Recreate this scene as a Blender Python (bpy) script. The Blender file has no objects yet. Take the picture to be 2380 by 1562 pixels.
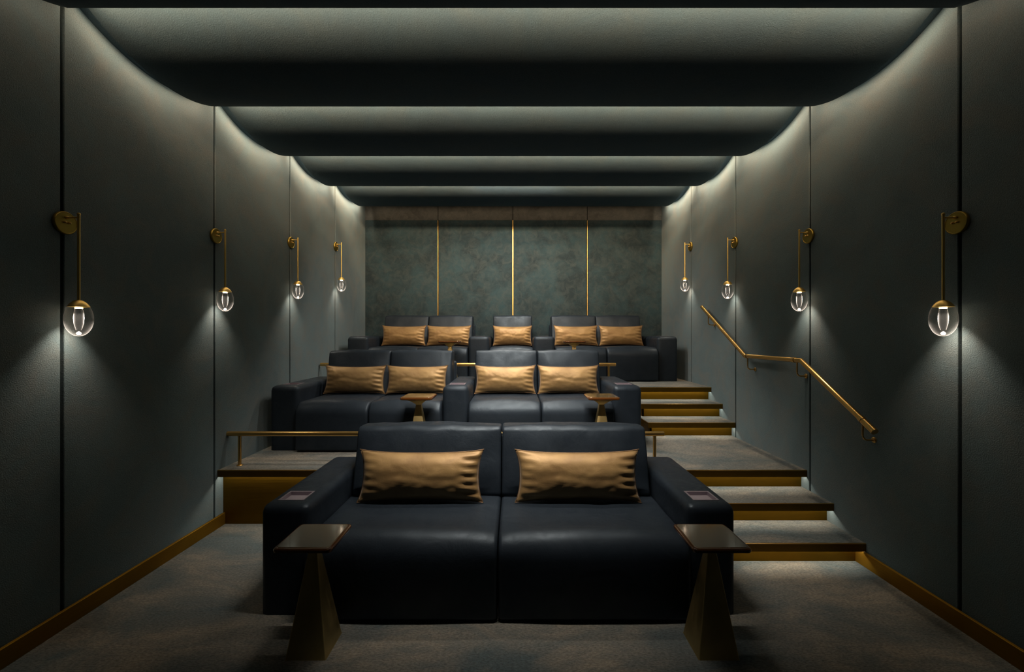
import bpy, bmesh, math, random
from mathutils import Vector, noise, Matrix
random.seed(7)
S = bpy.context.scene
COL = S.collection

# ------------------------------------------------------------------ camera
CX, CZ = 0.02, 1.6325
cam_d = bpy.data.cameras.new('camera'); cam = bpy.data.objects.new('camera', cam_d); COL.objects.link(cam)
cam.location = (CX, 0.0, CZ); cam.rotation_euler = (math.pi/2, 0, 0)
cam_d.sensor_width = 36.0; cam_d.lens = 36.0*1000/2380
cam_d.shift_x = -6/2380; cam_d.shift_y = -2/2380
cam_d.clip_start = 0.05
S.camera = cam
# ------------------------------------------------------------------ world, exposure
w = bpy.data.worlds.new('world'); S.world = w; w.use_nodes = True
w.node_tree.nodes['Background'].inputs[0].default_value = (0.02, 0.03, 0.035, 1)
w.node_tree.nodes['Background'].inputs[1].default_value = 0.3
S.view_settings.view_transform = 'Standard'; S.view_settings.look = 'None'
S.view_settings.exposure = 0.0; S.view_settings.gamma = 1.0; S.view_settings.use_curve_mapping = False
S.cycles.use_denoising = True
S.cycles.caustics_reflective = False; S.cycles.caustics_refractive = False
S.cycles.max_bounces = 6; S.cycles.diffuse_bounces = 4; S.cycles.transparent_max_bounces = 12
S.cycles.sample_clamp_indirect = 3.0
# ------------------------------------------------------------------ light levels (all the lamps of the room)
WARM = (1.0, 0.70, 0.43); SCONCE = (1.0, 0.85, 0.66); STEP = (1.0, 0.91, 0.74); DOWN = (1.0, 0.90, 0.78)
COVE_W = {0: 18.0, 1: 23.0, 2: 34.0, 3: 52.0, 4: 3.4}
EDGE = (1.0, 0.76, 0.52); EDGE_E = {0: 19.0, 1: 66.0, 2: 108.0, 3: 150.0, 4: 170.0}   # tape in the slots beside the walls
COVE_SPREAD = {0: 80, 1: 84, 2: 110, 3: 150}
COVE_BACK = {0: .06, 1: .06, 2: .055, 3: .042}         # how far the tape sits behind the lip that cuts its light off    # LED tape on the back edge of each ceiling vault
COVE_AIM = (0.0, 1.0, -0.15)
DOWN_AIM = {0: .50, 1: .25, 2: .20, 3: .20}
DOWN_SPREAD = {0: 74, 1: 82, 2: 108, 3: 148}
DOWN_W = {0: 23.0, 1: 16.0, 2: 24.0, 3: 46.0}            # slot downlights in the gaps between the vaults
SCONCE_W = 14.0
STEP_W = 1.15                                            # per metre of nosing

# ------------------------------------------------------------------ helpers
def link(name, data, parent=None, mat=None, loc=None):
    o = bpy.data.objects.new(name, data); COL.objects.link(o)
    if mat is not None: data.materials.clear(); data.materials.append(mat)
    if parent is not None: o.parent = parent
    if loc is not None: o.location = loc
    return o
def mesh_of(bm, name, smooth=False):
    bmesh.ops.recalc_face_normals(bm, faces=bm.faces)
    me = bpy.data.meshes.new(name); bm.to_mesh(me); bm.free()
    if smooth:
        for p in me.polygons: p.use_smooth = True
        try: me.set_sharp_from_angle(angle=math.radians(42))
        except Exception: pass
    return me
def obj(name, bm, mat, parent=None, loc=None, smooth=False):
    return link(name, mesh_of(bm, name, smooth), parent, mat, loc)
def tag(o, label=None, cat=None, group=None, kind=None):
    if label: o['label'] = label
    if cat: o['category'] = cat
    if group: o['group'] = group
    if kind: o['kind'] = kind
    return o
def empty(name, loc=(0,0,0), rz=0):
    o = bpy.data.objects.new(name, None); COL.objects.link(o)
    o.location = loc; o.rotation_euler = (0,0,rz); o.empty_display_size = .1
    return o
def kids(o): return [c for c in bpy.data.objects if c.parent == o]
def copy_tree(o, parent=None):
    c = o.copy(); COL.objects.link(c); c.parent = parent
    for k in kids(o): copy_tree(k, c)
    return c
def box(bm, x0, x1, y0, y1, z0, z1, r=0.0, seg=2, keep_bottom=False):
    vs = [bm.verts.new(p) for p in ((x0,y0,z0),(x1,y0,z0),(x1,y1,z0),(x0,y1,z0),(x0,y0,z1),(x1,y0,z1),(x1,y1,z1),(x0,y1,z1))]
    fs = [bm.faces.new([vs[i] for i in f]) for f in ((3,2,1,0),(4,5,6,7),(0,1,5,4),(1,2,6,5),(2,3,7,6),(3,0,4,7))]
    if r > 0:
        es = set(e for f in fs for e in f.edges)
        if keep_bottom: es = [e for e in es if not (abs(e.verts[0].co.z-z0)<1e-6 and abs(e.verts[1].co.z-z0)<1e-6)]
        bmesh.ops.bevel(bm, geom=list(es), offset=r, segments=seg, profile=.5, affect='EDGES')
def bx(*a, **k):
    bm = bmesh.new(); box(bm, *a, **k); return bm
def tube(bm, pts, r, n=12, caps=True):
    pts = [Vector(p) for p in pts]; rings = []
    up = Vector((0,0,1))
    for i, p in enumerate(pts):
        d0 = (p-pts[i-1]).normalized() if i > 0 else (pts[1]-p).normalized()
        d1 = (pts[i+1]-p).normalized() if i < len(pts)-1 else d0
        t = (d0+d1).normalized()
        u = Vector((0,0,1)) if abs(t.z) < .95 else Vector((0,1,0))
        a = t.cross(u).normalized(); b = a.cross(t).normalized()
        k = 1/max(.5, t.dot(d1))
        bend = (d1-d0)
        bdir = bend.normalized() if bend.length > 1e-5 else None
        ring = []
        for j in range(n):
            th = 2*math.pi*j/n
            v = a*math.cos(th)*r + b*math.sin(th)*r
            if bdir is not None:
                bb = (bdir - t*bdir.dot(t))
                if bb.length > 1e-5:
                    bb.normalize(); v += bb*v.dot(bb)*(k-1)
            ring.append(bm.verts.new(p+v))
        rings.append(ring)
    for r0, r1 in zip(rings, rings[1:]):
        for j in range(n):
            bm.faces.new((r0[j], r0[(j+1)%n], r1[(j+1)%n], r1[j]))
    if caps:
        bm.faces.new(list(reversed(rings[0]))); bm.faces.new(rings[-1])
def lathe(bm, prof, n=32, axis='z', org=(0,0,0), close=True):
    """prof: list of (radius, height) revolved about an axis."""
    org = Vector(org); rings = []
    for r, h in prof:
        ring = []
        for j in range(n if r > 1e-6 else 1):
            th = 2*math.pi*j/n
            c, s = r*math.cos(th), r*math.sin(th)
            v = Vector((c,s,h)) if axis == 'z' else Vector((h,c,s))
            ring.append(bm.verts.new(org+v))
        rings.append(ring)
    for a, b in zip(rings, rings[1:]):
        if len(a) == 1 and len(b) == 1: continue
        for j in range(n):
            k = (j+1) % n
            if len(a) == 1: bm.faces.new((a[0], b[j], b[k]))
            elif len(b) == 1: bm.faces.new((a[j], a[k], b[0]))
            else: bm.faces.new((a[j], a[k], b[k], b[j]))
    if close:
        if len(rings[0]) > 2: bm.faces.new(list(reversed(rings[0])))
        if len(rings[-1]) > 2: bm.faces.new(rings[-1])
def round_poly(pts, seg=6, step=.06):
    """pts: (y, z, radius) corners, returns a dense closed outline."""
    out = []; n = len(pts)
    for i in range(n):
        p = Vector(pts[i][:2]); a = Vector(pts[i-1][:2]); b = Vector(pts[(i+1)%n][:2]); r = pts[i][2]
        u = (a-p).normalized(); v = (b-p).normalized()
        ang = u.angle(v); t = r/math.tan(ang/2)
        p0 = p+u*t; c = p + (u+v).normalized()*(r/math.sin(ang/2)); 
        s0 = p0-c; s1 = (p+v*t)-c; tot = s0.angle_signed(s1)
        for k in range(seg+1):
            th = -tot*k/seg
            out.append(c+Vector((s0.x*math.cos(th)-s0.y*math.sin(th), s0.x*math.sin(th)+s0.y*math.cos(th))))
    res = []
    for i, p in enumerate(out):
        q = out[(i+1) % len(out)]; d = (q-p).length; k = max(1, int(d/step))
        for j in range(k): res.append(p.lerp(q, j/k))
    return res
def loft(bm, prof, x0, x1, r, step=.05, rs=5, shape=None):
    """upholstered block: outline prof (y,z) swept along x with rounded ends."""
    n = len(prof)
    nor = []
    for i in range(n):
        t = (prof[(i+1)%n]-prof[i-1]).normalized(); nor.append(Vector((t.y, -t.x)))
    area = sum(prof[i-1].x*prof[i].y-prof[i].x*prof[i-1].y for i in range(n))
    if area < 0: nor = [-v for v in nor]
    xs = []
    for k in range(rs): 
        th = k/rs*math.pi/2; xs.append((x0+r*(1-math.sin(th)), r*(1-math.cos(math.pi/2-th)) if False else r*(1-math.sin(th)) ))
    xs = [(x0+r*(1-math.cos(k/rs*math.pi/2)), r*(1-math.sin(k/rs*math.pi/2))) for k in range(rs)]
    m = max(2, int((x1-x0-2*r)/step))
    xs += [(x0+r+(x1-x0-2*r)*k/m, 0) for k in range(m+1)]
    xs += [(x1-r*(1-math.cos(k/rs*math.pi/2)), r*(1-math.sin(k/rs*math.pi/2))) for k in range(rs-1,-1,-1)]
    rings = []
    for x, ins in xs:
        ring = []
        for p, nn in zip(prof, nor):
            q = p - nn*ins; v = Vector((x, q.x, q.y))
            if shape: v = shape(v, (x-(x0+x1)/2)/((x1-x0)/2), nn)
            ring.append(bm.verts.new(v))
        rings.append(ring)
    for a, b in zip(rings, rings[1:]):
        for j in range(n): bm.faces.new((a[j], a[(j+1)%n], b[(j+1)%n], b[j]))
    bm.faces.new(rings[0]); bm.faces.new(list(reversed(rings[-1])))

# ------------------------------------------------------------------ materials
def nt(name):
    m = bpy.data.materials.new(name); m.use_nodes = True
    t = m.node_tree; b = t.nodes['Principled BSDF']
    return m, t, b
def noise_node(t, coord, scale, detail=4, rough=.55, stretch=None, dist=0.0):
    n = t.nodes.new('ShaderNodeTexNoise'); n.inputs['Scale'].default_value = scale
    n.inputs['Detail'].default_value = detail; n.inputs['Roughness'].default_value = rough
    n.inputs['Distortion'].default_value = dist
    src = coord
    if stretch:
        mp = t.nodes.new('ShaderNodeMapping'); mp.inputs['Scale'].default_value = stretch
        t.links.new(coord, mp.inputs[0]); src = mp.outputs[0]
    t.links.new(src, n.inputs['Vector']); return n.outputs['Fac']
def ramp(t, fac, stops):
    r = t.nodes.new('ShaderNodeValToRGB'); e = r.color_ramp.elements
    while len(e) < len(stops): e.new(.5)
    for el, (p, c) in zip(e, stops):
        el.position = p; el.color = (*c, 1) if len(c) == 3 else c
    t.links.new(fac, r.inputs[0]); return r.outputs[0]
def mix(t, fac, a, b, mode='MIX'):
    m = t.nodes.new('ShaderNodeMix'); m.data_type = 'RGBA'; m.blend_type = mode
    if isinstance(fac, (int, float)): m.inputs[0].default_value = fac
    else: t.links.new(fac, m.inputs[0])
    for s, v in ((m.inputs[6], a), (m.inputs[7], b)):
        if isinstance(v, tuple): s.default_value = (*v, 1)
        else: t.links.new(v, s)
    return m.outputs[2]
def bump(t, b, h, strength, dist=.01, prev=None):
    n = t.nodes.new('ShaderNodeBump'); n.inputs['Strength'].default_value = strength; n.inputs['Distance'].default_value = dist
    t.links.new(h, n.inputs['Height'])
    if prev: t.links.new(prev, n.inputs['Normal'])
    t.links.new(n.outputs[0], b.inputs['Normal']); return n.outputs[0]
def coord(t, world=False):
    if world: return t.nodes.new('ShaderNodeNewGeometry').outputs['Position']
    return t.nodes.new('ShaderNodeTexCoord').outputs['Object']

def suede(name, base, alt, brown, grain=.35, cloud=1.1):
    m, t, b = nt(name); c = coord(t, True)
    n1 = noise_node(t, c, cloud, 6, .6, dist=.6)
    n2 = noise_node(t, c, cloud*3.3, 8, .65, dist=1.0)
    col = mix(t, ramp(t, n1, [(.38,(0,0,0)),(.62,(1,1,1))]), base, alt)
    col = mix(t, ramp(t, n2, [(.42,(0,0,0)),(.68,(.75,.75,.75))]), col, brown)
    fine = noise_node(t, c, 170, 3, .6)
    col = mix(t, .55, col, ramp(t, fine, [(.30,(.45,.45,.45)),(.70,(1,1,1))]), 'MULTIPLY')
    t.links.new(col, b.inputs['Base Color'])
    b.inputs['Roughness'].default_value = .85; b.inputs['Specular IOR Level'].default_value = .15
    p = bump(t, b, fine, grain, .006)
    bump(t, b, n2, .12, .02, p)
    return m
M = {}
M['wall'] = suede('wall_suede', (.222,.298,.322), (.182,.243,.266), (.255,.274,.268), .45)
M['back'] = suede('back_plaster', (.030,.060,.074), (.021,.034,.041), (.050,.068,.072), .12, 2.6)
M['upper'] = suede('upper_plaster', (.088,.094,.092), (.060,.063,.062), (.118,.120,.112), .12, 2.6)
M['vault'] = suede('vault_suede', (.068,.113,.146), (.062,.101,.133), (.080,.114,.134), .35, .8)
def plain(name, col, rough=.6, metal=0, spec=.3):
    m, t, b = nt(name); b.inputs['Base Color'].default_value = (*col,1); b.inputs['Roughness'].default_value = rough
    b.inputs['Metallic'].default_value = metal; b.inputs['Specular IOR Level'].default_value = spec; return m
M['gap'] = plain('seam_backing', (.012,.014,.015), .9, 0, .1)
M['plain_ceiling'] = plain('ceiling_paint', (.05,.06,.065), .9, 0, .1)
def carpet():
    m, t, b = nt('carpet'); c = coord(t, True)
    n1 = noise_node(t, c, 1.6, 7, .62, (1,1.7,1), .8)
    n2 = noise_node(t, c, 6.5, 6, .7, (1,2.6,1), .6)
    pile = noise_node(t, c, 95, 4, .7, (.6,1.3,1))
    col = ramp(t, n1, [(.36,(.122,.160,.168)),(.64,(.370,.322,.255))])
    col = mix(t, ramp(t, n2, [(.45,(0,0,0)),(.70,(.8,.8,.8))]), col, (.170,.185,.178))
    col = mix(t, .8, col, ramp(t, pile, [(.34,(.30,.30,.30)),(.66,(1.1,1.1,1.1))]), 'MULTIPLY')
    t.links.new(col, b.inputs['Base Color'])
    b.inputs['Roughness'].default_value = .95; b.inputs['Specular IOR Level'].default_value = .05
    b.inputs['Sheen Weight'].default_value = .15
    p = bump(t, b, pile, .8, .012); bump(t, b, n2, .3, .03, p)
    return m
M['carpet'] = carpet()
def brass(name, col, rough, brushed=True, aged=0.0, stretch=(3,3,220)):
    m, t, b = nt(name); c = coord(t)
    b.inputs['Metallic'].default_value = 1.0
    n = noise_node(t, c, 1.0, 4, .6, stretch)
    n2 = noise_node(t, c, 6, 5, .6)
    dark = tuple(x*(1-aged) for x in col)
    cc = mix(t, ramp(t, n2, [(.35,(0,0,0)),(.7,(1,1,1))]), dark, col)
    t.links.new(cc, b.inputs['Base Color'])
    r = ramp(t, n, [(.3,(rough*.85,)*3),(.7,(rough*1.15,)*3)])
    if brushed: t.links.new(r, b.inputs['Roughness'])
    else: b.inputs['Roughness'].default_value = rough
    if brushed: bump(t, b, n, .06, .002)
    return m
M['bronze'] = brass('satin_bronze', (.180,.096,.009), .50, True, .12, (3,220,220))
M['baseboard'] = brass('baseboard_bronze', (.36,.20,.022), .58, True, .12, (220,3,220))
M['nosing'] = brass('nosing_bronze', (.20,.11,.016), .45, True, .12, (3,220,220))
M['brass'] = brass('polished_brass', (.88,.63,.20), .46, False, .05)
M['rail'] = brass('rail_brass', (.74,.47,.16), .30, False, .06)
M['pedestal'] = brass('brushed_brass', (.66,.51,.23), .48, True, .22, (40,40,3))
M['plate'] = brass('dark_brass_plate', (.38,.27,.06), .42, False, .05)
M['knob'] = plain('brass_knob', (.80,.52,.15), .45, .6, .5)
M['strip'] = brass('inlay_brass', (.66,.47,.17), .50, False, .05)
def leather():
    m, t, b = nt('blue_black_leather'); c = coord(t)
    n1 = noise_node(t, c, 5.0, 7, .62, None, 1.2)
    n2 = noise_node(t, c, 170, 3, .5)
    n3 = noise_node(t, c, 16, 6, .7, None, .8)
    t.links.new(ramp(t, n1, [(.35,(.0112,.0164,.0238)),(.66,(.0178,.0242,.0335))]), b.inputs['Base Color'])
    rr_ = mix(t, .5, n1, n3)
    t.links.new(ramp(t, rr_, [(.40,(.54,)*3),(.60,(.36,)*3)]), b.inputs['Roughness'])
    b.inputs['Specular IOR Level'].default_value = .36; b.inputs['Specular Tint'].default_value = (.72,.87,1.0,1)
    p = bump(t, b, n2, .12, .002); p = bump(t, b, n3, .10, .008, p); bump(t, b, n1, .12, .03, p)
    return m
M['leather'] = leather()
def satin():
    m, t, b = nt('bronze_satin'); c = coord(t)
    n1 = noise_node(t, c, 7, 5, .55, (1,1,1.6), .5)
    n2 = noise_node(t, c, 20, 4, .55, (1.6,1,1), .3)
    t.links.new(ramp(t, n1, [(.30,(.255,.152,.062)),(.65,(.375,.236,.096))]), b.inputs['Base Color'])
    b.inputs['Metallic'].default_value = .22; b.inputs['Roughness'].default_value = .48; b.inputs['Specular IOR Level'].default_value = .35
    b.inputs['Sheen Weight'].default_value = .25; b.inputs['Sheen Roughness'].default_value = .4
    p = bump(t, b, n1, .30, .012); bump(t, b, n2, .15, .005, p)
    return m
M['satin'] = satin()
M['piping'] = plain('pillow_piping', (.20,.12,.06), .5, .3)
def amber(name, col, alpha_t):
    m, t, b = nt(name)
    b.inputs['Base Color'].default_value = (*col,1); b.inputs['Roughness'].default_value = .10
    b.inputs['Specular IOR Level'].default_value = .7; b.inputs['Coat Weight'].default_value = .6; b.inputs['Coat Roughness'].default_value = .06
    b.inputs['Transmission Weight'].default_value = alpha_t
    n = noise_node(t, coord(t), 260, 2, .5); bump(t, b, n, .03, .001)
    return m
M['amber'] = amber('smoked_amber_glass', (.115,.078,.030), .10)
M['amber_rim'] = amber('amber_edge_glow_tint', (.13,.045,.010), .25)  # orange of light coming through the edge, put into the base colour
M['frame_grey'] = plain('mauve_grey_metal', (.34,.29,.33), .35, .5)
M['pan'] = plain('mauve_grey_pan', (.30,.255,.285), .5, .1)
M['black'] = plain('black_rubber', (.01,.01,.011), .8)
def thin_glass(name, tint, edge, haze):
    m = bpy.data.materials.new(name); m.use_nodes = True; t = m.node_tree; t.nodes.clear()
    o = t.nodes.new('ShaderNodeOutputMaterial'); tr = t.nodes.new('ShaderNodeBsdfTransparent'); g = t.nodes.new('ShaderNodeBsdfGlossy')
    tr.inputs[0].default_value = (*tint,1); g.inputs['Roughness'].default_value = .03; g.inputs[0].default_value = (.95,.95,1,1)
    lw = t.nodes.new('ShaderNodeLayerWeight'); lw.inputs['Blend'].default_value = .5
    pw = t.nodes.new('ShaderNodeMath'); pw.operation = 'POWER'; pw.inputs[1].default_value = 5.0
    ml = t.nodes.new('ShaderNodeMath'); ml.operation = 'MULTIPLY_ADD'; ml.inputs[1].default_value = edge; ml.inputs[2].default_value = .035
    t.links.new(lw.outputs['Facing'], pw.inputs[0]); t.links.new(pw.outputs[0], ml.inputs[0])
    mx = t.nodes.new('ShaderNodeMixShader')
    t.links.new(ml.outputs[0], mx.inputs[0]); t.links.new(tr.outputs[0], mx.inputs[1]); t.links.new(g.outputs[0], mx.inputs[2])
    df = t.nodes.new('ShaderNodeBsdfDiffuse'); tl = t.nodes.new('ShaderNodeBsdfTranslucent'); df.inputs[0].default_value = tl.inputs[0].default_value = (.95,.95,1,1)
    m1 = t.nodes.new('ShaderNodeMixShader'); t.links.new(df.outputs[0], m1.inputs[1]); t.links.new(tl.outputs[0], m1.inputs[2])
    mr = t.nodes.new('ShaderNodeMath'); mr.operation = 'MULTIPLY_ADD'; mr.inputs[1].default_value = haze; mr.inputs[2].default_value = .003
    p3 = t.nodes.new('ShaderNodeMath'); p3.operation = 'POWER'; p3.inputs[1].default_value = 3.0
    t.links.new(lw.outputs['Facing'], p3.inputs[0]); t.links.new(p3.outputs[0], mr.inputs[0])
    m2 = t.nodes.new('ShaderNodeMixShader'); t.links.new(mr.outputs[0], m2.inputs[0]); t.links.new(mx.outputs[0], m2.inputs[1]); t.links.new(m1.outputs[0], m2.inputs[2])
    t.links.new(m2.outputs[0], o.inputs[0]); return m
M['glass'] = thin_glass('clear_globe_glass', (.97,.965,.96), .45, .20)
M['glass_in'] = thin_glass('inner_tube_glass', (.96,.96,.98), .60, .32)
def glow(name, col, s):
    m = bpy.data.materials.new(name); m.use_nodes = True; t = m.node_tree; t.nodes.clear()
    o = t.nodes.new('ShaderNodeOutputMaterial'); e = t.nodes.new('ShaderNodeEmission')
    e.inputs[0].default_value = (*col,1); e.inputs[1].default_value = s; t.links.new(e.outputs[0], o.inputs[0]); return m
M['led'] = glow('lamp_led', (1.0,.78,.52), 14.0)
M['lens_glint'] = glow('lens_glint_glow', (1.0,.80,.58), 22.0)  # emission standing in for the reflection in the globe's thick bottom, no lamp
M['tape'] = glow('cove_tape', WARM, 3.0)
M['step_tape'] = glow('step_tape', STEP, 2.0)

def area(name, parent, loc, aim, sx, sy, watts, col, spread=180):
    d = bpy.data.lights.new(name, 'AREA'); d.shape = 'RECTANGLE'; d.size = sx; d.size_y = sy
    d.energy = watts; d.color = col; d.spread = math.radians(spread)
    o = bpy.data.objects.new(name, d); COL.objects.link(o); o.parent = parent; o.location = loc
    o.rotation_euler = Vector(aim).to_track_quat('-Z', 'X' if abs(aim[0])<.5 else 'Y').to_euler()
    # keep the long side along world x
    q = Vector(aim).normalized(); z = -q; x = Vector((1,0,0)); y = z.cross(x).normalized(); x = y.cross(z).normalized()
    o.rotation_euler = Matrix((x, y, z)).transposed().to_euler()
    return o

# ------------------------------------------------------------------ room shell
WX = 2.5; Y0, YB = -1.25, 7.257; ZT = 4.75
SEAM0, PITCH = 2.398, 1.2150
TIER = .4875
P1, P2 = 3.647, 5.420          # front edges of the two upper tiers
fl = tag(obj('floor', bx(-WX-.2, WX+.2, Y0-.2, P1+.30, -.12, 0), M['carpet']),
         'taupe and grey mottled carpet floor around the front sofa', 'floor', kind='structure')

def side_wall(name, sgn, label):
    wl = obj(name, bx(*(sorted((sgn*(WX+.03), sgn*(WX+.2)))), Y0, YB+.25, -.05, ZT), M['gap'])
    tag(wl, label, 'wall', kind='structure')
    seams = [Y0] + [SEAM0 + PITCH*k for k in (-2,-1,0,1,2,3)] + [YB+.03]
    for a, b in zip(seams, seams[1:]):
        if b-a < .15: continue
        g0 = 0 if a == Y0 else .010
        g1 = 0 if b > YB else .010
        xs = sorted((sgn*WX, sgn*(WX+.032)))
        obj('wall_panel', bx(xs[0], xs[1], a+g0, b-g1, -.02, ZT, r=.003, seg=1), M['wall'], wl)
    return wl
side_wall('wall_left', -1, 'grey green suede panelled side wall without a handrail')
side_wall('wall_right', 1, 'grey green suede panelled side wall carrying the brass handrail')
wb = tag(obj('wall_back', bx(-WX-.03, WX+.03, YB+.065, YB+.2, 0, ZT), M['gap']), 'mottled green plaster back wall behind the top row of seats', 'wall', kind='structure')
BX = [-WX, -1.272, -.009, 1.248, WX]
ZU = 3.570
for a, b in zip(BX, BX[1:]):
    la = 0 if a == -WX else .013; lb = 0 if b == WX else .013
    obj('wall_panel', bx(a+la, b-lb, YB, YB+.07, 2*TIER-.02, ZU, r=.004, seg=2), M['back'], wb)
    obj('upper_panel', bx(a+(.005 if la else 0), b-(.005 if lb else 0), YB+.005, YB+.07, ZU+.003, ZT), M['upper'], wb)['label'] = 'browner plaster strip along the top'
for x, wd in zip(BX[1:4], (.0065, .0110, .0050)):
    obj('brass_inlay', bx(x-wd, x+wd, YB-.006, YB+.06, 2*TIER, ZU, r=.002, seg=1), M['strip'], wb)['label'] = 'thin vertical brass inlay strip'
tag(obj('wall_front', bx(-WX-.2, WX+.2, Y0-.15, Y0, -.05, ZT), M['wall']), 'dark wall opposite the seats', 'wall', kind='structure')
bl = obj('baseboard_left', bx(-WX-.001, -WX+.018, Y0, P1+.075, 0, .100, r=.002, seg=1), M['baseboard'])
tag(bl, 'dark bronze baseboard under the wall without a handrail', 'baseboard', kind='structure')
br = obj('baseboard_right', bx(WX-.018, WX+.001, Y0, 3.110, 0, .100, r=.002, seg=1), M['baseboard'])
tag(br, 'dark bronze baseboard under the handrail wall', 'baseboard', kind='structure')

# ------------------------------------------------------------------ ceiling: flat slab and hanging vaults with cove light
ce = tag(obj('ceiling', bx(-WX-.2, WX+.2, Y0-.15, YB+.25, ZT, ZT+.15), M['plain_ceiling']), 'ceiling of hanging barrel shaped bays with hidden cove light', 'ceiling', kind='structure')
VX = 2.400                        # vault ends stop short of the side walls: a lit slot runs along each curved end
SC = VX/WX
R = 1.2*SC
for k in (-1, 0, 1, 2, 3, 4):
    yc = SC*(3.09 + 1.2156*(k-1)); zc = CZ + SC*(4.633 + .09*(k-1) - CZ)
    o0, o1 = -.585*SC, .55*SC
    arc = [(yc+o0+(o1-o0)*i/40, zc-math.sqrt(R*R-(o0+(o1-o0)*i/40)**2)) for i in range(41)]
    zb = arc[-1][1] + .030
    def section(lift):
        p = [(y, z+lift) for y, z in arc]
        return p + [(yc+o1, zb+lift), (yc+o0+.05, zb+lift+.02), (yc+o0+.05, ZT), (yc+o0, ZT)]
    bm = bmesh.new()
    for xa, xb, lift in ((-VX, VX, 0), (-WX+.001, -VX, .060), (VX, WX-.001, .060)):
        prof = section(lift); m = len(prof)
        ra = [bm.verts.new((xa, y, z)) for y, z in prof]; rb = [bm.verts.new((xb, y, z)) for y, z in prof]
        for i in range(m): bm.faces.new((ra[i], ra[(i+1)%m], rb[(i+1)%m], rb[i]))
        bmesh.ops.triangulate(bm, faces=[bm.faces.new(ra), bm.faces.new(list(reversed(rb)))])
    v = obj('ceiling_vault', bm, M['vault'], ce, smooth=True)
    if k in EDGE_E:
        for sg in (-1, 1):
            bm = bmesh.new()
            x0, x1 = sg*(VX+.003), sg*(VX+.013)
            a_ = [bm.verts.new((x0, y, z+.056)) for y, z in arc[1:-1:2]]; b_ = [bm.verts.new((x1, y, z+.056)) for y, z in arc[1:-1:2]]
            for i in range(len(a_)-1): bm.faces.new((a_[i], a_[i+1], b_[i+1], b_[i]))
            link('edge_led', mesh_of(bm, 'edge_led'), v, glow('edge_tape', EDGE, EDGE_E[k]))
    if k in COVE_W:
        ly, lz = yc+o1-COVE_BACK.get(k,.05), zb+.045
        if k < 4:
            obj('led_tape', bx(-VX+.05, VX-.05, ly-.030, ly-.014, zb+.001, lz+.008), M['tape'], v)
            area('cove_light', ce, (0, ly, lz), COVE_AIM, 2*VX-.10, .034, COVE_W[k], WARM, COVE_SPREAD[k])
        else:
            area('cove_light', ce, (0, yc+o1+.05, zb+.03), (0,.6,-.8), 2*VX-.10, .034, COVE_W[k], WARM, 120)
        if k in DOWN_W:
            area('slot_downlight', ce, (0, yc+o1+.040, zb+.040), (0,DOWN_AIM[k],-1), 1.3, .03, DOWN_W[k], DOWN, DOWN_SPREAD[k])

# ------------------------------------------------------------------ tiers and steps
def step_edge(parent, x0, x1, y_edge, y_back, z_top, over, z_foot, side=False):
    """bronze edged slab with inset carpet, and the riser under it"""
    th = .058
    bm = bmesh.new(); lip = .012; zs = z_top-.043
    vs = [(y_edge,z_top-th),(y_edge+lip,z_top-th),(y_edge+lip,zs),(y_back,zs),(y_back,z_top-.004),(y_edge,z_top-.004)]
    a_ = [bm.verts.new((x0,y,z)) for y, z in vs]; b_ = [bm.verts.new((x1,y,z)) for y, z in vs]
    for i in range(6): bm.faces.new((a_[i], a_[(i+1)%6], b_[(i+1)%6], b_[i]))
    bm.faces.new(a_); bm.faces.new(list(reversed(b_)))
    s = obj('nosing', bm, M['nosing'], parent)
    tr_ = obj('edge_trim', bx(x0, x1, y_edge-.001, y_edge+.010, z_top-.0055, z_top+.001, r=.0015, seg=1), M['rail'], s); tr_['label'] = 'bright brass line along the front edge'
    obj('carpet', bx(x0+(.006 if side else 0), x1, y_edge+.010, y_back, z_top-.012, z_top, r=.003, seg=1), M['carpet'], s)
    xr = x0+.045 if side else x0
    obj('riser', bx(xr, x1, y_edge+over, y_edge+over+.02, z_foot, zs, r=.001, seg=1), M['bronze'], parent)
    if side:   # return of the riser along the open end of the flight
        obj('side_riser', bx(xr, xr+.02, y_edge+over, y_back, z_foot, zs), M['bronze'], parent)
    obj('led_strip', bx(xr+.02, x1-.006, y_edge+.013, y_edge+.020, zs-.005, zs), M['step_tape'], parent)
    L = x1-xr-.03
    area('step_light', parent, ((xr+.02+x1-.006)/2, y_edge+.028, zs-.004), (0,.10,-1), L, .010, STEP_W*L, STEP)
t1 = tag(empty('floor', (0,P1,0)), 'carpeted middle tier under the four seat sofa', 'floor', kind='structure')
def rel(o, y): return y-o.location.y
step_edge(t1, -WX, WX, 0, P2+.30-P1, TIER, .074, 0)
t2 = tag(empty('floor', (0,P2,TIER)), 'carpeted top tier under the five seat row', 'floor', kind='structure')
step_edge(t2, -WX, WX, 0, YB+.03-P2, TIER, .088, 0)
SX = 1.520
f1 = tag(empty('stair_flight', (SX, 3.035, 0)), 'two low carpeted steps with bronze edges beside the front sofa', 'stairs')
for i, (ye) in enumerate((3.035, 3.341)):
    step_edge(f1, 0, WX-SX, ye-3.035, P1+.074-3.035, .1625*(i+1), .074, .1625*i, True)
f2 = tag(empty('stair_flight', (SX, 4.828, TIER)), 'two carpeted steps with bronze edges climbing to the top tier', 'stairs')
for i, (ye) in enumerate((4.828, 5.124)):
    step_edge(f2, 0, WX-SX, ye-4.828, P2+.088-4.828, .1625*(i+1), .085, .1625*i, True)

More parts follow.
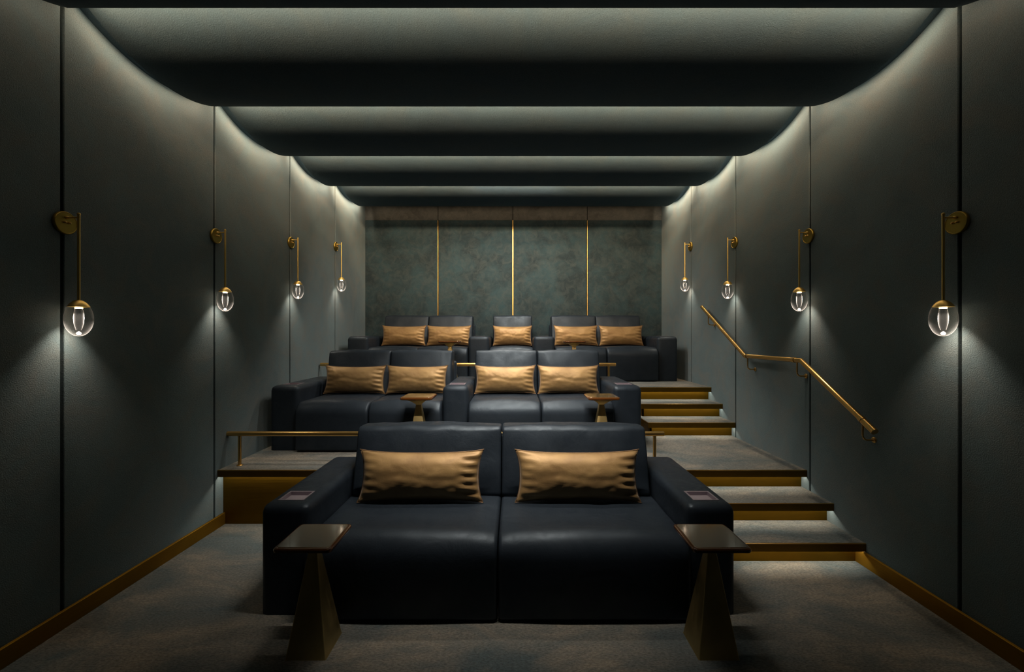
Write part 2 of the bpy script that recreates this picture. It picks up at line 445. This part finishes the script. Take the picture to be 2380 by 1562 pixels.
# ------------------------------------------------------------------ sofas
AH, SH, BH = .640, .480, .967     # arm, seat and back heights
AD = 1.045                        # depth of an arm
def wob(v, amp, f, seed):
    return noise.noise(Vector((v.x*f+seed, v.y*f+seed*1.7, v.z*f)))*amp
def seat_bm(x0, x1, seed):
    prof = round_poly([(-.072,.012,.020),(.70,.012,.02),(.70,SH,.03),(-.072,SH,.115)][::-1], 7, .05)
    def sh(v, u, nn):
        top = max(0, nn.y); front = max(0, -nn.x)
        v.z += top*(.014*(1-u*u)+.010*math.exp(-((v.y-.03)/.10)**2)*(1-u**4)) + wob(v,.006,5,seed)*top
        v.y -= front*(.016*(1-u*u)*math.sin(max(0,min(1,v.z/SH))*math.pi)) + wob(v,.004,4,seed)*front
        if v.z < .012: v.z = .012
        return v
    bm = bmesh.new(); loft(bm, prof, x0+.003, x1-.003, .022, .04, 4, sh); return bm
def back_bm(x0, x1, seed):
    # leaning cushion: front face from (.592,.44) to (.722,BH)
    prof = round_poly([(.585,.445,.045),(.86,.445,.03),(.935,BH-.01,.040),(.722,BH,.045)][::-1], 7, .05)
    def sh(v, u, nn):
        f = max(0, -nn.x); t = max(0, nn.y); h = (v.z-.45)/.52
        v.y -= f*(.030*(1-u**4)*math.sin(max(0,min(1,h))*math.pi)) + f*wob(v,.012,6,seed)
        v.z += t*(.010*(1-u**2)) + t*wob(v,.008,7,seed)
        v.x *= 1
        return v
    bm = bmesh.new(); loft(bm, prof, x0+.003, x1-.003, .017, .04, 4, sh); return bm
def arm_bm(x0, x1, ty0, ty1):
    bm = bmesh.new()
    box(bm, x0, x1, 0, AD, 0, AH, r=.052, seg=6, keep_bottom=True)
    top = max((f for f in bm.faces if f.normal.z > .999), key=lambda f: f.calc_area(), default=None)
    if top is None:
        bm.normal_update(); top = max((f for f in bm.faces if f.normal.z > .999), key=lambda f: f.calc_area())
    cx = (x0+x1)/2; hw = .078
    vs = sorted(top.verts, key=lambda v: math.atan2(v.co.y-AD/2, v.co.x-cx))
    bm.faces.remove(top)
    hp = [(cx-hw,ty0),(cx+hw,ty0),(cx+hw,ty1),(cx-hw,ty1)]
    hv = [bm.verts.new((x,y,AH)) for x, y in hp]; dv = [bm.verts.new((x,y,AH-.035)) for x, y in hp]
    for i in range(4):
        j = (i+1)%4
        bm.faces.new((vs[i], vs[j], hv[j], hv[i])); bm.faces.new((hv[i], hv[j], dv[j], dv[i]))
    bm.faces.new(dv)
    return bm
def tray(parent, x0, x1, ty0, ty1):
    cx = (x0+x1)/2; hw = .078; fr = .011
    bm = bmesh.new()
    box(bm, cx-hw, cx-hw+fr, ty0, ty1, AH-.030, AH+.0025); box(bm, cx+hw-fr, cx+hw, ty0, ty1, AH-.030, AH+.0025)
    box(bm, cx-hw+fr, cx+hw-fr, ty0, ty0+fr, AH-.030, AH+.0025); box(bm, cx-hw+fr, cx+hw-fr, ty1-fr, ty1, AH-.030, AH+.0025)
    f = obj('tray_frame', bm, M['frame_grey'], parent); f['label'] = 'mauve grey metal frame of the armrest tray'
    p = obj('tray_pan', bx(cx-hw+fr, cx+hw-fr, ty0+fr, ty1-fr, AH-.030, AH-.020), M['pan'], parent); p['label'] = 'recessed pale mauve tray floor'
def make_sofa(loc, label, arms, blocks, ty=(.075,.225), group=None, backs=None):
    r = tag(empty('sofa', loc), label, 'sofa', group)
    for i, (a, b) in enumerate(arms):
        ar = obj('armrest', arm_bm(a, b, *ty), M['leather'], r, smooth=True)
        tray(ar, a, b, *ty)
    s = 1
    for i, (a, b, n, bb) in enumerate(blocks):
        wdt = (b-a)/n; bw = (bb[1]-bb[0])/n
        for j in range(n):
            s += 3.7
            obj('seat', seat_bm(a+wdt*j, a+wdt*(j+1), s+loc[1]), M['leather'], r, smooth=True)
            obj('backrest', back_bm(bb[0]+bw*j, bb[0]+bw*(j+1), s+5+loc[1]), M['leather'], r, smooth=True)
        obj('back_frame', bx(bb[0]-.012, bb[1]+.012, .935, AD, .02, .83, r=.025, seg=3, keep_bottom=True), M['leather'], r, smooth=True)
    return r
Y1, Y2, Y3 = 2.508, 4.270, 6.130
SH, BH = .465, .946          # the front sofa is a little lower
make_sofa((0,Y1,0), 'large blue black leather two seat sofa on the lower floor', [(-1.470,-1.180),(1.027,1.317)],
          [(-1.180,1.027,2,(-1.158,1.005))])
SH, BH = .480, .967
make_sofa((0,Y2,TIER), 'blue black leather four seat sofa with a shared middle armrest on the middle tier', [(-2.415,-2.130),(-.700,-.437),(1.000,1.288)],
          [(-2.130,-.700,2,(-2.130,-.700)),(-.437,1.000,2,(-.437,1.000))], (.12,.27))
make_sofa((0,Y3,2*TIER), 'blue black leather five seat row along the back wall', [(-2.372,-2.070),(-.645,-.340),(.290,.597),(2.055,2.352)],
          [(-2.070,-.645,2,(-2.046,-.643)),(-.340,.290,1,(-.322,.299)),(.597,2.055,2,(.600,2.016))], (.12,.27))

# ------------------------------------------------------------------ pillows
def pillow_mesh(W, H, T):
    bm = bmesh.new(); nu, nv = 56, 28
    def pt(u, v, side):
        x = W/2*u*(1-.055*(1-v*v)) ; z = H/2*v*(1-.085*(1-u*u)**1.0*(1))
        # corners pulled out to points
        c = (abs(u)*abs(v))**6; x *= 1+.03*c; z *= 1+.06*c
        th = T/2*max(0,(1-u**4))**.55*max(0,(1-abs(v-.04*(1-v*v))**2.1))**.72
        e = max(abs(u), abs(v))
        # gathered pleats towards the short end (u -> 1), softer at u -> -1
        for sg, am in ((1,.015),(-1,.006)):
            q = max(0, (u*sg-.62)/.38)
            th += am*q*(1-q**4)*math.sin(v*19+sg*1.3+u*4)*(1 if side > 0 else .5)
        th += (.005*noise.noise(Vector((u*3.0,v*2.2,1.3*side)))+.003*noise.noise(Vector((u*8,v*5,3+side))))*(1-e**6)
        th = max(th, 0.002 if e < .999 else 0)
        # crease across the middle
        th -= .005*math.exp(-((v+.05+.10*math.sin(u*4))/.13)**2)*(1-e**4)
        return Vector((x, -side*th, z))
    grids = []
    edge = {}
    for side in (1,-1):
        g = []
        for i in range(nu+1):
            row = []
            for j in range(nv+1):
                u = -1+2*i/nu; v = -1+2*j/nv
                u = math.sin(u*math.pi/2)*.35+u*.65; v = math.sin(v*math.pi/2)*.35+v*.65
                on = i in (0,nu) or j in (0,nv)
                if on and (i,j) in edge: row.append(edge[i,j]); continue
                p = pt(u,v,side)
                if on: p.y = 0
                vv = bm.verts.new(p)
                if on: edge[i,j] = vv
                row.append(vv)
            g.append(row)
        for i in range(nu):
            for j in range(nv):
                q = (g[i][j], g[i+1][j], g[i+1][j+1], g[i][j+1])
                bm.faces.new(q if side == 1 else tuple(reversed(q)))
    ring = [edge[i,0].co.copy() for i in range(nu+1)] + [edge[nu,j].co.copy() for j in range(1,nv+1)] + [edge[i,nv].co.copy() for i in range(nu-1,-1,-1)] + [edge[0,j].co.copy() for j in range(nv-1,0,-1)]
    return bm, ring
def make_pillow(W, H, T):
    bm, ring = pillow_mesh(W, H, T)
    p = obj('throw_pillow', bm, M['satin'], smooth=False)
    for q in p.data.polygons: q.use_smooth = True
    b2 = bmesh.new(); ring = ring + [ring[0]]
    tube(b2, ring, .0035, 6, False)
    obj('piping', b2, M['piping'], p, smooth=True)
    return p
G = 'bronze satin lumbar pillows on the sofas'
pl1 = make_pillow(.845, .335, .17); pl2 = make_pillow(.662, .300, .15); pl3 = make_pillow(.588, .296, .15)
used = set()
def put_pillow(src, x, y, z, rx, rz, label):
    o = src if src.name not in used else copy_tree(src)
    used.add(o.name)
    H = max(v.co.z for v in src.data.vertices)
    o.location = (x, y, z+H*math.cos(rx)+.004); o.rotation_euler = (rx, 0, rz)
    tag(o, label, 'pillow', G)
lean = math.radians(-11)
for x, lb in ((-.632,'large bronze satin pillow on the front sofa, on the seat away from the stairs'),
              (.458,'large bronze satin pillow on the front sofa, on the seat nearer the stairs')):
    put_pillow(pl1, x, Y1+.490, .465+.010, lean, 0, lb)
for x, lb in ((-1.756,'bronze satin pillow on the middle tier sofa, end seat away from the stairs'),
              (-1.065,'bronze satin pillow on the middle tier sofa, second seat from the bare wall'),
              (-.085,'bronze satin pillow on the middle tier sofa, third seat from the bare wall'),
              (.617,'bronze satin pillow on the middle tier sofa, end seat beside the stairs')):
    put_pillow(pl2, x, Y2+.520, TIER+SH+.012, lean, 0, lb)
for x, src, lb in ((-1.690,pl2,'bronze satin pillow on the top row, end seat away from the stairs'),
              (-.995,pl2,'bronze satin pillow on the top row, second seat from the bare wall'),
              (-.012,pl3,'shorter bronze satin pillow on the single middle seat of the top row'),
              (.965,pl2,'bronze satin pillow on the top row, fourth seat from the bare wall'),
              (1.665,pl2,'bronze satin pillow on the top row, end seat beside the handrail wall')):
    put_pillow(src, x, Y3+.520, 2*TIER+SH+.012, lean, 0, lb)

# ------------------------------------------------------------------ side tables
def rect_ring(bm, hx, hy, z, r=0, seg=4):
    pts = []
    for cx, cy, a0 in ((hx-r,hy-r,0),(-hx+r,hy-r,90),(-hx+r,-hy+r,180),(hx-r,-hy+r,270)):
        for k in range(seg+1):
            a = math.radians(a0+90*k/seg); pts.append(bm.verts.new((cx+r*math.cos(a), cy+r*math.sin(a), z)))
    return pts
def stack(bm, rings):
    for a, b in zip(rings, rings[1:]):
        n = len(a)
        for j in range(n): bm.faces.new((a[j], a[(j+1)%n], b[(j+1)%n], b[j]))
    bm.faces.new(list(reversed(rings[0]))); bm.faces.new(rings[-1])
def make_table():
    r = empty('side_table')
    H, TW = .580, .146
    bm = bmesh.new(); stack(bm, [rect_ring(bm, .104, .104, 0, .006), rect_ring(bm, .102, .102, .004, .006), rect_ring(bm, .024, .024, H-.082, .004)])
    obj('pedestal', bm, M['pedestal'], r, smooth=True)
    bm = bmesh.new(); stack(bm, [rect_ring(bm, .025, .025, H-.082, .004), rect_ring(bm, .030, .030, H-.074, .005), rect_ring(bm, .075, .075, H-.040, .012), rect_ring(bm, .118, .118, H-.026, .016)])
    n = obj('neck', bm, M['pedestal'], r, smooth=True); n['label'] = 'flared bronze neck under the glass top'
    bm = bmesh.new(); q = .020
    stack(bm, [rect_ring(bm, TW-.012, TW-.012, H-.026, q), rect_ring(bm, TW-.003, TW-.003, H-.022, q), rect_ring(bm, TW, TW, H-.013, q+.003),
               rect_ring(bm, TW-.002, TW-.002, H-.005, q), rect_ring(bm, TW-.007, TW-.007, H-.001, q), rect_ring(bm, TW-.012, TW-.012, H, q)])
    e = obj('tabletop', bm, M['amber_rim'], r, smooth=True); e['label'] = 'amber glass tabletop with orange edge glow put into its colour'
    bm = bmesh.new(); stack(bm, [rect_ring(bm, TW-.0155, TW-.0155, H-.0005, q-.003), rect_ring(bm, TW-.017, TW-.017, H+.0012, q-.004)])
    obj('tabletop_inset', bm, M['amber'], e, smooth=True)['label'] = 'smooth smoked face of the tabletop'
    return r
tb = make_table()
TG = 'amber topped pedestal side tables'
for i, (x, y, z, lb) in enumerate((
    (-1.031, 2.262, 0, 'amber topped brass pedestal table by the front sofa, away from the stairs'),
    (1.048, 2.262, 0, 'amber topped brass pedestal table by the front sofa, on the stairs side'),
    (-.875, 4.030, TIER, 'amber topped brass pedestal table before the middle armrest of the middle tier sofa'),
    (.832, 4.030, TIER, 'amber topped brass pedestal table before the middle tier sofa seat beside the stairs'),
    (-.862, 5.890, 2*TIER, 'amber topped brass pedestal table before the second seat of the top row'),
    (.832, 5.890, 2*TIER, 'amber topped brass pedestal table before the fourth seat of the top row'))):
    o = tb if i == 0 else copy_tree(tb)
    o.location = (x, y, z); tag(o, lb, 'side table', TG)

# ------------------------------------------------------------------ low guard rails on the tier edges
def guard(loc, x0, x1, posts, label):
    r = tag(empty('guard_rail', loc), label, 'guard rail', 'low brass guard rails')
    h = .279
    bm = bmesh.new(); tube(bm, [(x0,0,h),(x1,0,h)], .0215, 20)
    obj('rail_bar', bm, M['rail'], r, smooth=True)
    for p in posts:
        bm = bmesh.new(); tube(bm, [(p,0,.006),(p,0,h-.016)], .0140, 14)
        q = obj('rail_post', bm, M['rail'], r, smooth=True)
        bm = bmesh.new(); lathe(bm, [(.026,.0005),(.026,.005),(.022,.008)], 20, org=(p,0,0)); obj('foot_flange', bm, M['rail'], q, smooth=True)
guard((0,3.780,TIER), -2.500, 1.330, (-2.395,-.62,1.250), 'low brass rail along the middle tier edge behind the front sofa')
guard((0,5.550,2*TIER), -2.480, 1.324, (-2.36,-.746,1.235), 'low brass rail along the top tier edge behind the middle sofa')

# ------------------------------------------------------------------ handrail
HX = 2.420
hr = tag(empty('handrail', (WX,3.6,0)), 'brass handrail with one level stretch fixed to the side wall above the stairs', 'handrail')
def hp(y, z): return Vector((HX-WX, y-3.6, z))
A, B, C, D = hp(5.517,1.998), hp(4.478,1.415), hp(3.604,1.420), hp(2.871,.990)
bm = bmesh.new(); tube(bm, [A, B, C, D], .0200, 20); obj('rail', bm, M['rail'], hr, smooth=True)
def collar(p, d):
    d = d.normalized(); bm = bmesh.new(); tube(bm, [p-d*.012, p+d*.012], .0235, 20); obj('collar', bm, M['rail'], hr, smooth=True)
collar(C+(B-C).normalized()*.085, B-C); collar(B+(C-B).normalized()*.035, C-B); collar(D+(C-D).normalized()*.12, C-D)
bm = bmesh.new(); d = (D-C).normalized(); tube(bm, [D-d*.10, D+d*.006], .0228, 20); obj('end_sleeve', bm, M['rail'], hr, smooth=True)
def on_rail(y):
    y -= 3.6
    for p, q in ((A,B),(B,C),(C,D)):
        if q.y <= y <= p.y: return p.lerp(q, (p.y-y)/(p.y-q.y))
for y in (5.33, 4.43, 3.655, 2.965):
    p = on_rail(y)
    b0 = p+Vector((0,0,-.018)); drop = .135
    pts = [b0, b0+Vector((0,0,-.03))]
    c = p+Vector((.030,0,-drop+.030))
    pts.append(p+Vector((0,0,-drop+.030)))
    for k in range(1,5):
        a = math.pi/2*k/4; pts.append(c+Vector((-.030*math.cos(a),0,-.030*math.sin(a))))
    pts.append(Vector((-.008, p.y, p.z-drop)))
    bm = bmesh.new(); tube(bm, pts, .0062, 10); bk = obj('bracket', bm, M['rail'], hr, smooth=True)
    bm = bmesh.new(); lathe(bm, [(.016,-.010),(.020,-.006),(.020,-.0005)], 18, 'x', (0,p.y,p.z-drop)); obj('rosette', bm, M['rail'], bk, smooth=True)

# ------------------------------------------------------------------ wall sconces
def make_sconce():
    r = empty('wall_sconce'); RX = .087
    bm = bmesh.new(); lathe(bm, [(.061,0),(.063,.004),(.063,.016),(.0605,.020),(.057,.0205),(.056,.0185),(0,.0185)], 40, 'x')
    bp = obj('backplate', bm, M['plate'], r, smooth=True)
    for y, z in ((-.012,.002),(.012,.002)):
        bm = bmesh.new(); lathe(bm, [(.004,.018),(.0065,.023),(.0065,.028),(.004,.032),(0,.033)], 14, 'x', (0,y,z)); obj('screw', bm, M['knob'], bp, smooth=True)
    bm = bmesh.new(); lathe(bm, [(.0085,.018),(.0085,.026),(.006,.032),(.0048,.036),(.0048,RX)], 16, 'x', (0,0,.030)); obj('arm', bm, M['brass'], r, smooth=True)
    bm = bmesh.new(); tube(bm, [(RX,0,.044),(RX,0,-.432)], .0068, 14)
    rd = obj('rod', bm, M['brass'], r, smooth=True)
    bm = bmesh.new(); lathe(bm, [(.0068,.043),(.0085,.046),(.0085,.050),(.006,.056),(0,.058)], 14, 'z', (RX,0,0)); obj('finial', bm, M['brass'], rd, smooth=True)
    # egg globe: z from -.430 to -.630
    zc, hz, rr = -.532, .101, .0610
    def egg(a0, a1, n, off=0):
        out = []
        for i in range(n+1):
            a = a0+(a1-a0)*i/n
            out.append(((rr+off)*math.cos(a)*(1-.05*math.sin(a)), (hz+off)*math.sin(a)+zc))
        return out
    bm = bmesh.new(); p = egg(math.radians(38), math.pi/2, 10, .0012); p[-1] = (0, p[-1][1]); p = [(p[0][0]-.004, p[0][1]-.001)]+p
    lathe(bm, p, 36, 'z', (RX,0,0)); cp = obj('cap', bm, M['brass'], r, smooth=True); cp['label'] = 'domed brass cap of the globe'
    bm = bmesh.new(); p = egg(-math.pi/2, math.radians(40), 28); p[0] = (0, p[0][1])
    lathe(bm, p, 40, 'z', (RX,0,0), close=False); gl = obj('glass_globe', bm, M['glass'], r, smooth=True); gl['label'] = 'clear egg shaped glass globe'
    bm = bmesh.new(); lathe(bm, [(.015,-.476),(.0205,-.500),(.0225,-.530),(.0205,-.562),(.012,-.598)], 24, 'z', (RX,0,0), close=False)
    obj('inner_tube', bm, M['glass_in'], gl, smooth=True)
    bm = bmesh.new(); lathe(bm, [(0,-.4775),(.017,-.4775),(.017,-.4735),(0,-.4735)], 20, 'z', (RX,0,0)); obj('led_disc', bm, M['led'], cp, smooth=True)
    bm = bmesh.new(); lathe(bm, [(0,-.625),(.007,-.624),(.011,-.617),(.007,-.610),(0,-.608)], 18, 'z', (RX,0,0))
    ln = obj('glass_lens', bm, M['lens_glint'], gl, smooth=True); ln['label'] = 'thick glass bottom of the globe, its reflected bright spot made as glow'  # small glowing bead imitates the glint of the thick glass
    d = bpy.data.lights.new('sconce_light', 'SPOT'); d.energy = SCONCE_W; d.color = SCONCE; d.spot_size = math.radians(88); d.spot_blend = 1.0; d.shadow_soft_size = .012
    o = bpy.data.objects.new('sconce_light', d); COL.objects.link(o); o.parent = r; o.location = (RX,0,-.482)
    return r
sc0 = make_sconce(); first = True
ORD = ('nearest the front sofa', 'second from the front sofa', 'third from the front sofa', 'nearest the back wall')
for side, sd in ((-1,'bare wall'),(1,'handrail wall')):
    for k in range(4):
        o = sc0 if first else copy_tree(sc0); first = False
        o.location = (side*WX, SEAM0+PITCH*k+.004, 2.259+.2065*k); o.rotation_euler = (0,0,0 if side < 0 else math.pi)
        tag(o, 'brass rod sconce with clear glass globe on the %s, %s' % (sd, ORD[k]), 'wall lamp', 'brass globe sconces on the side walls')
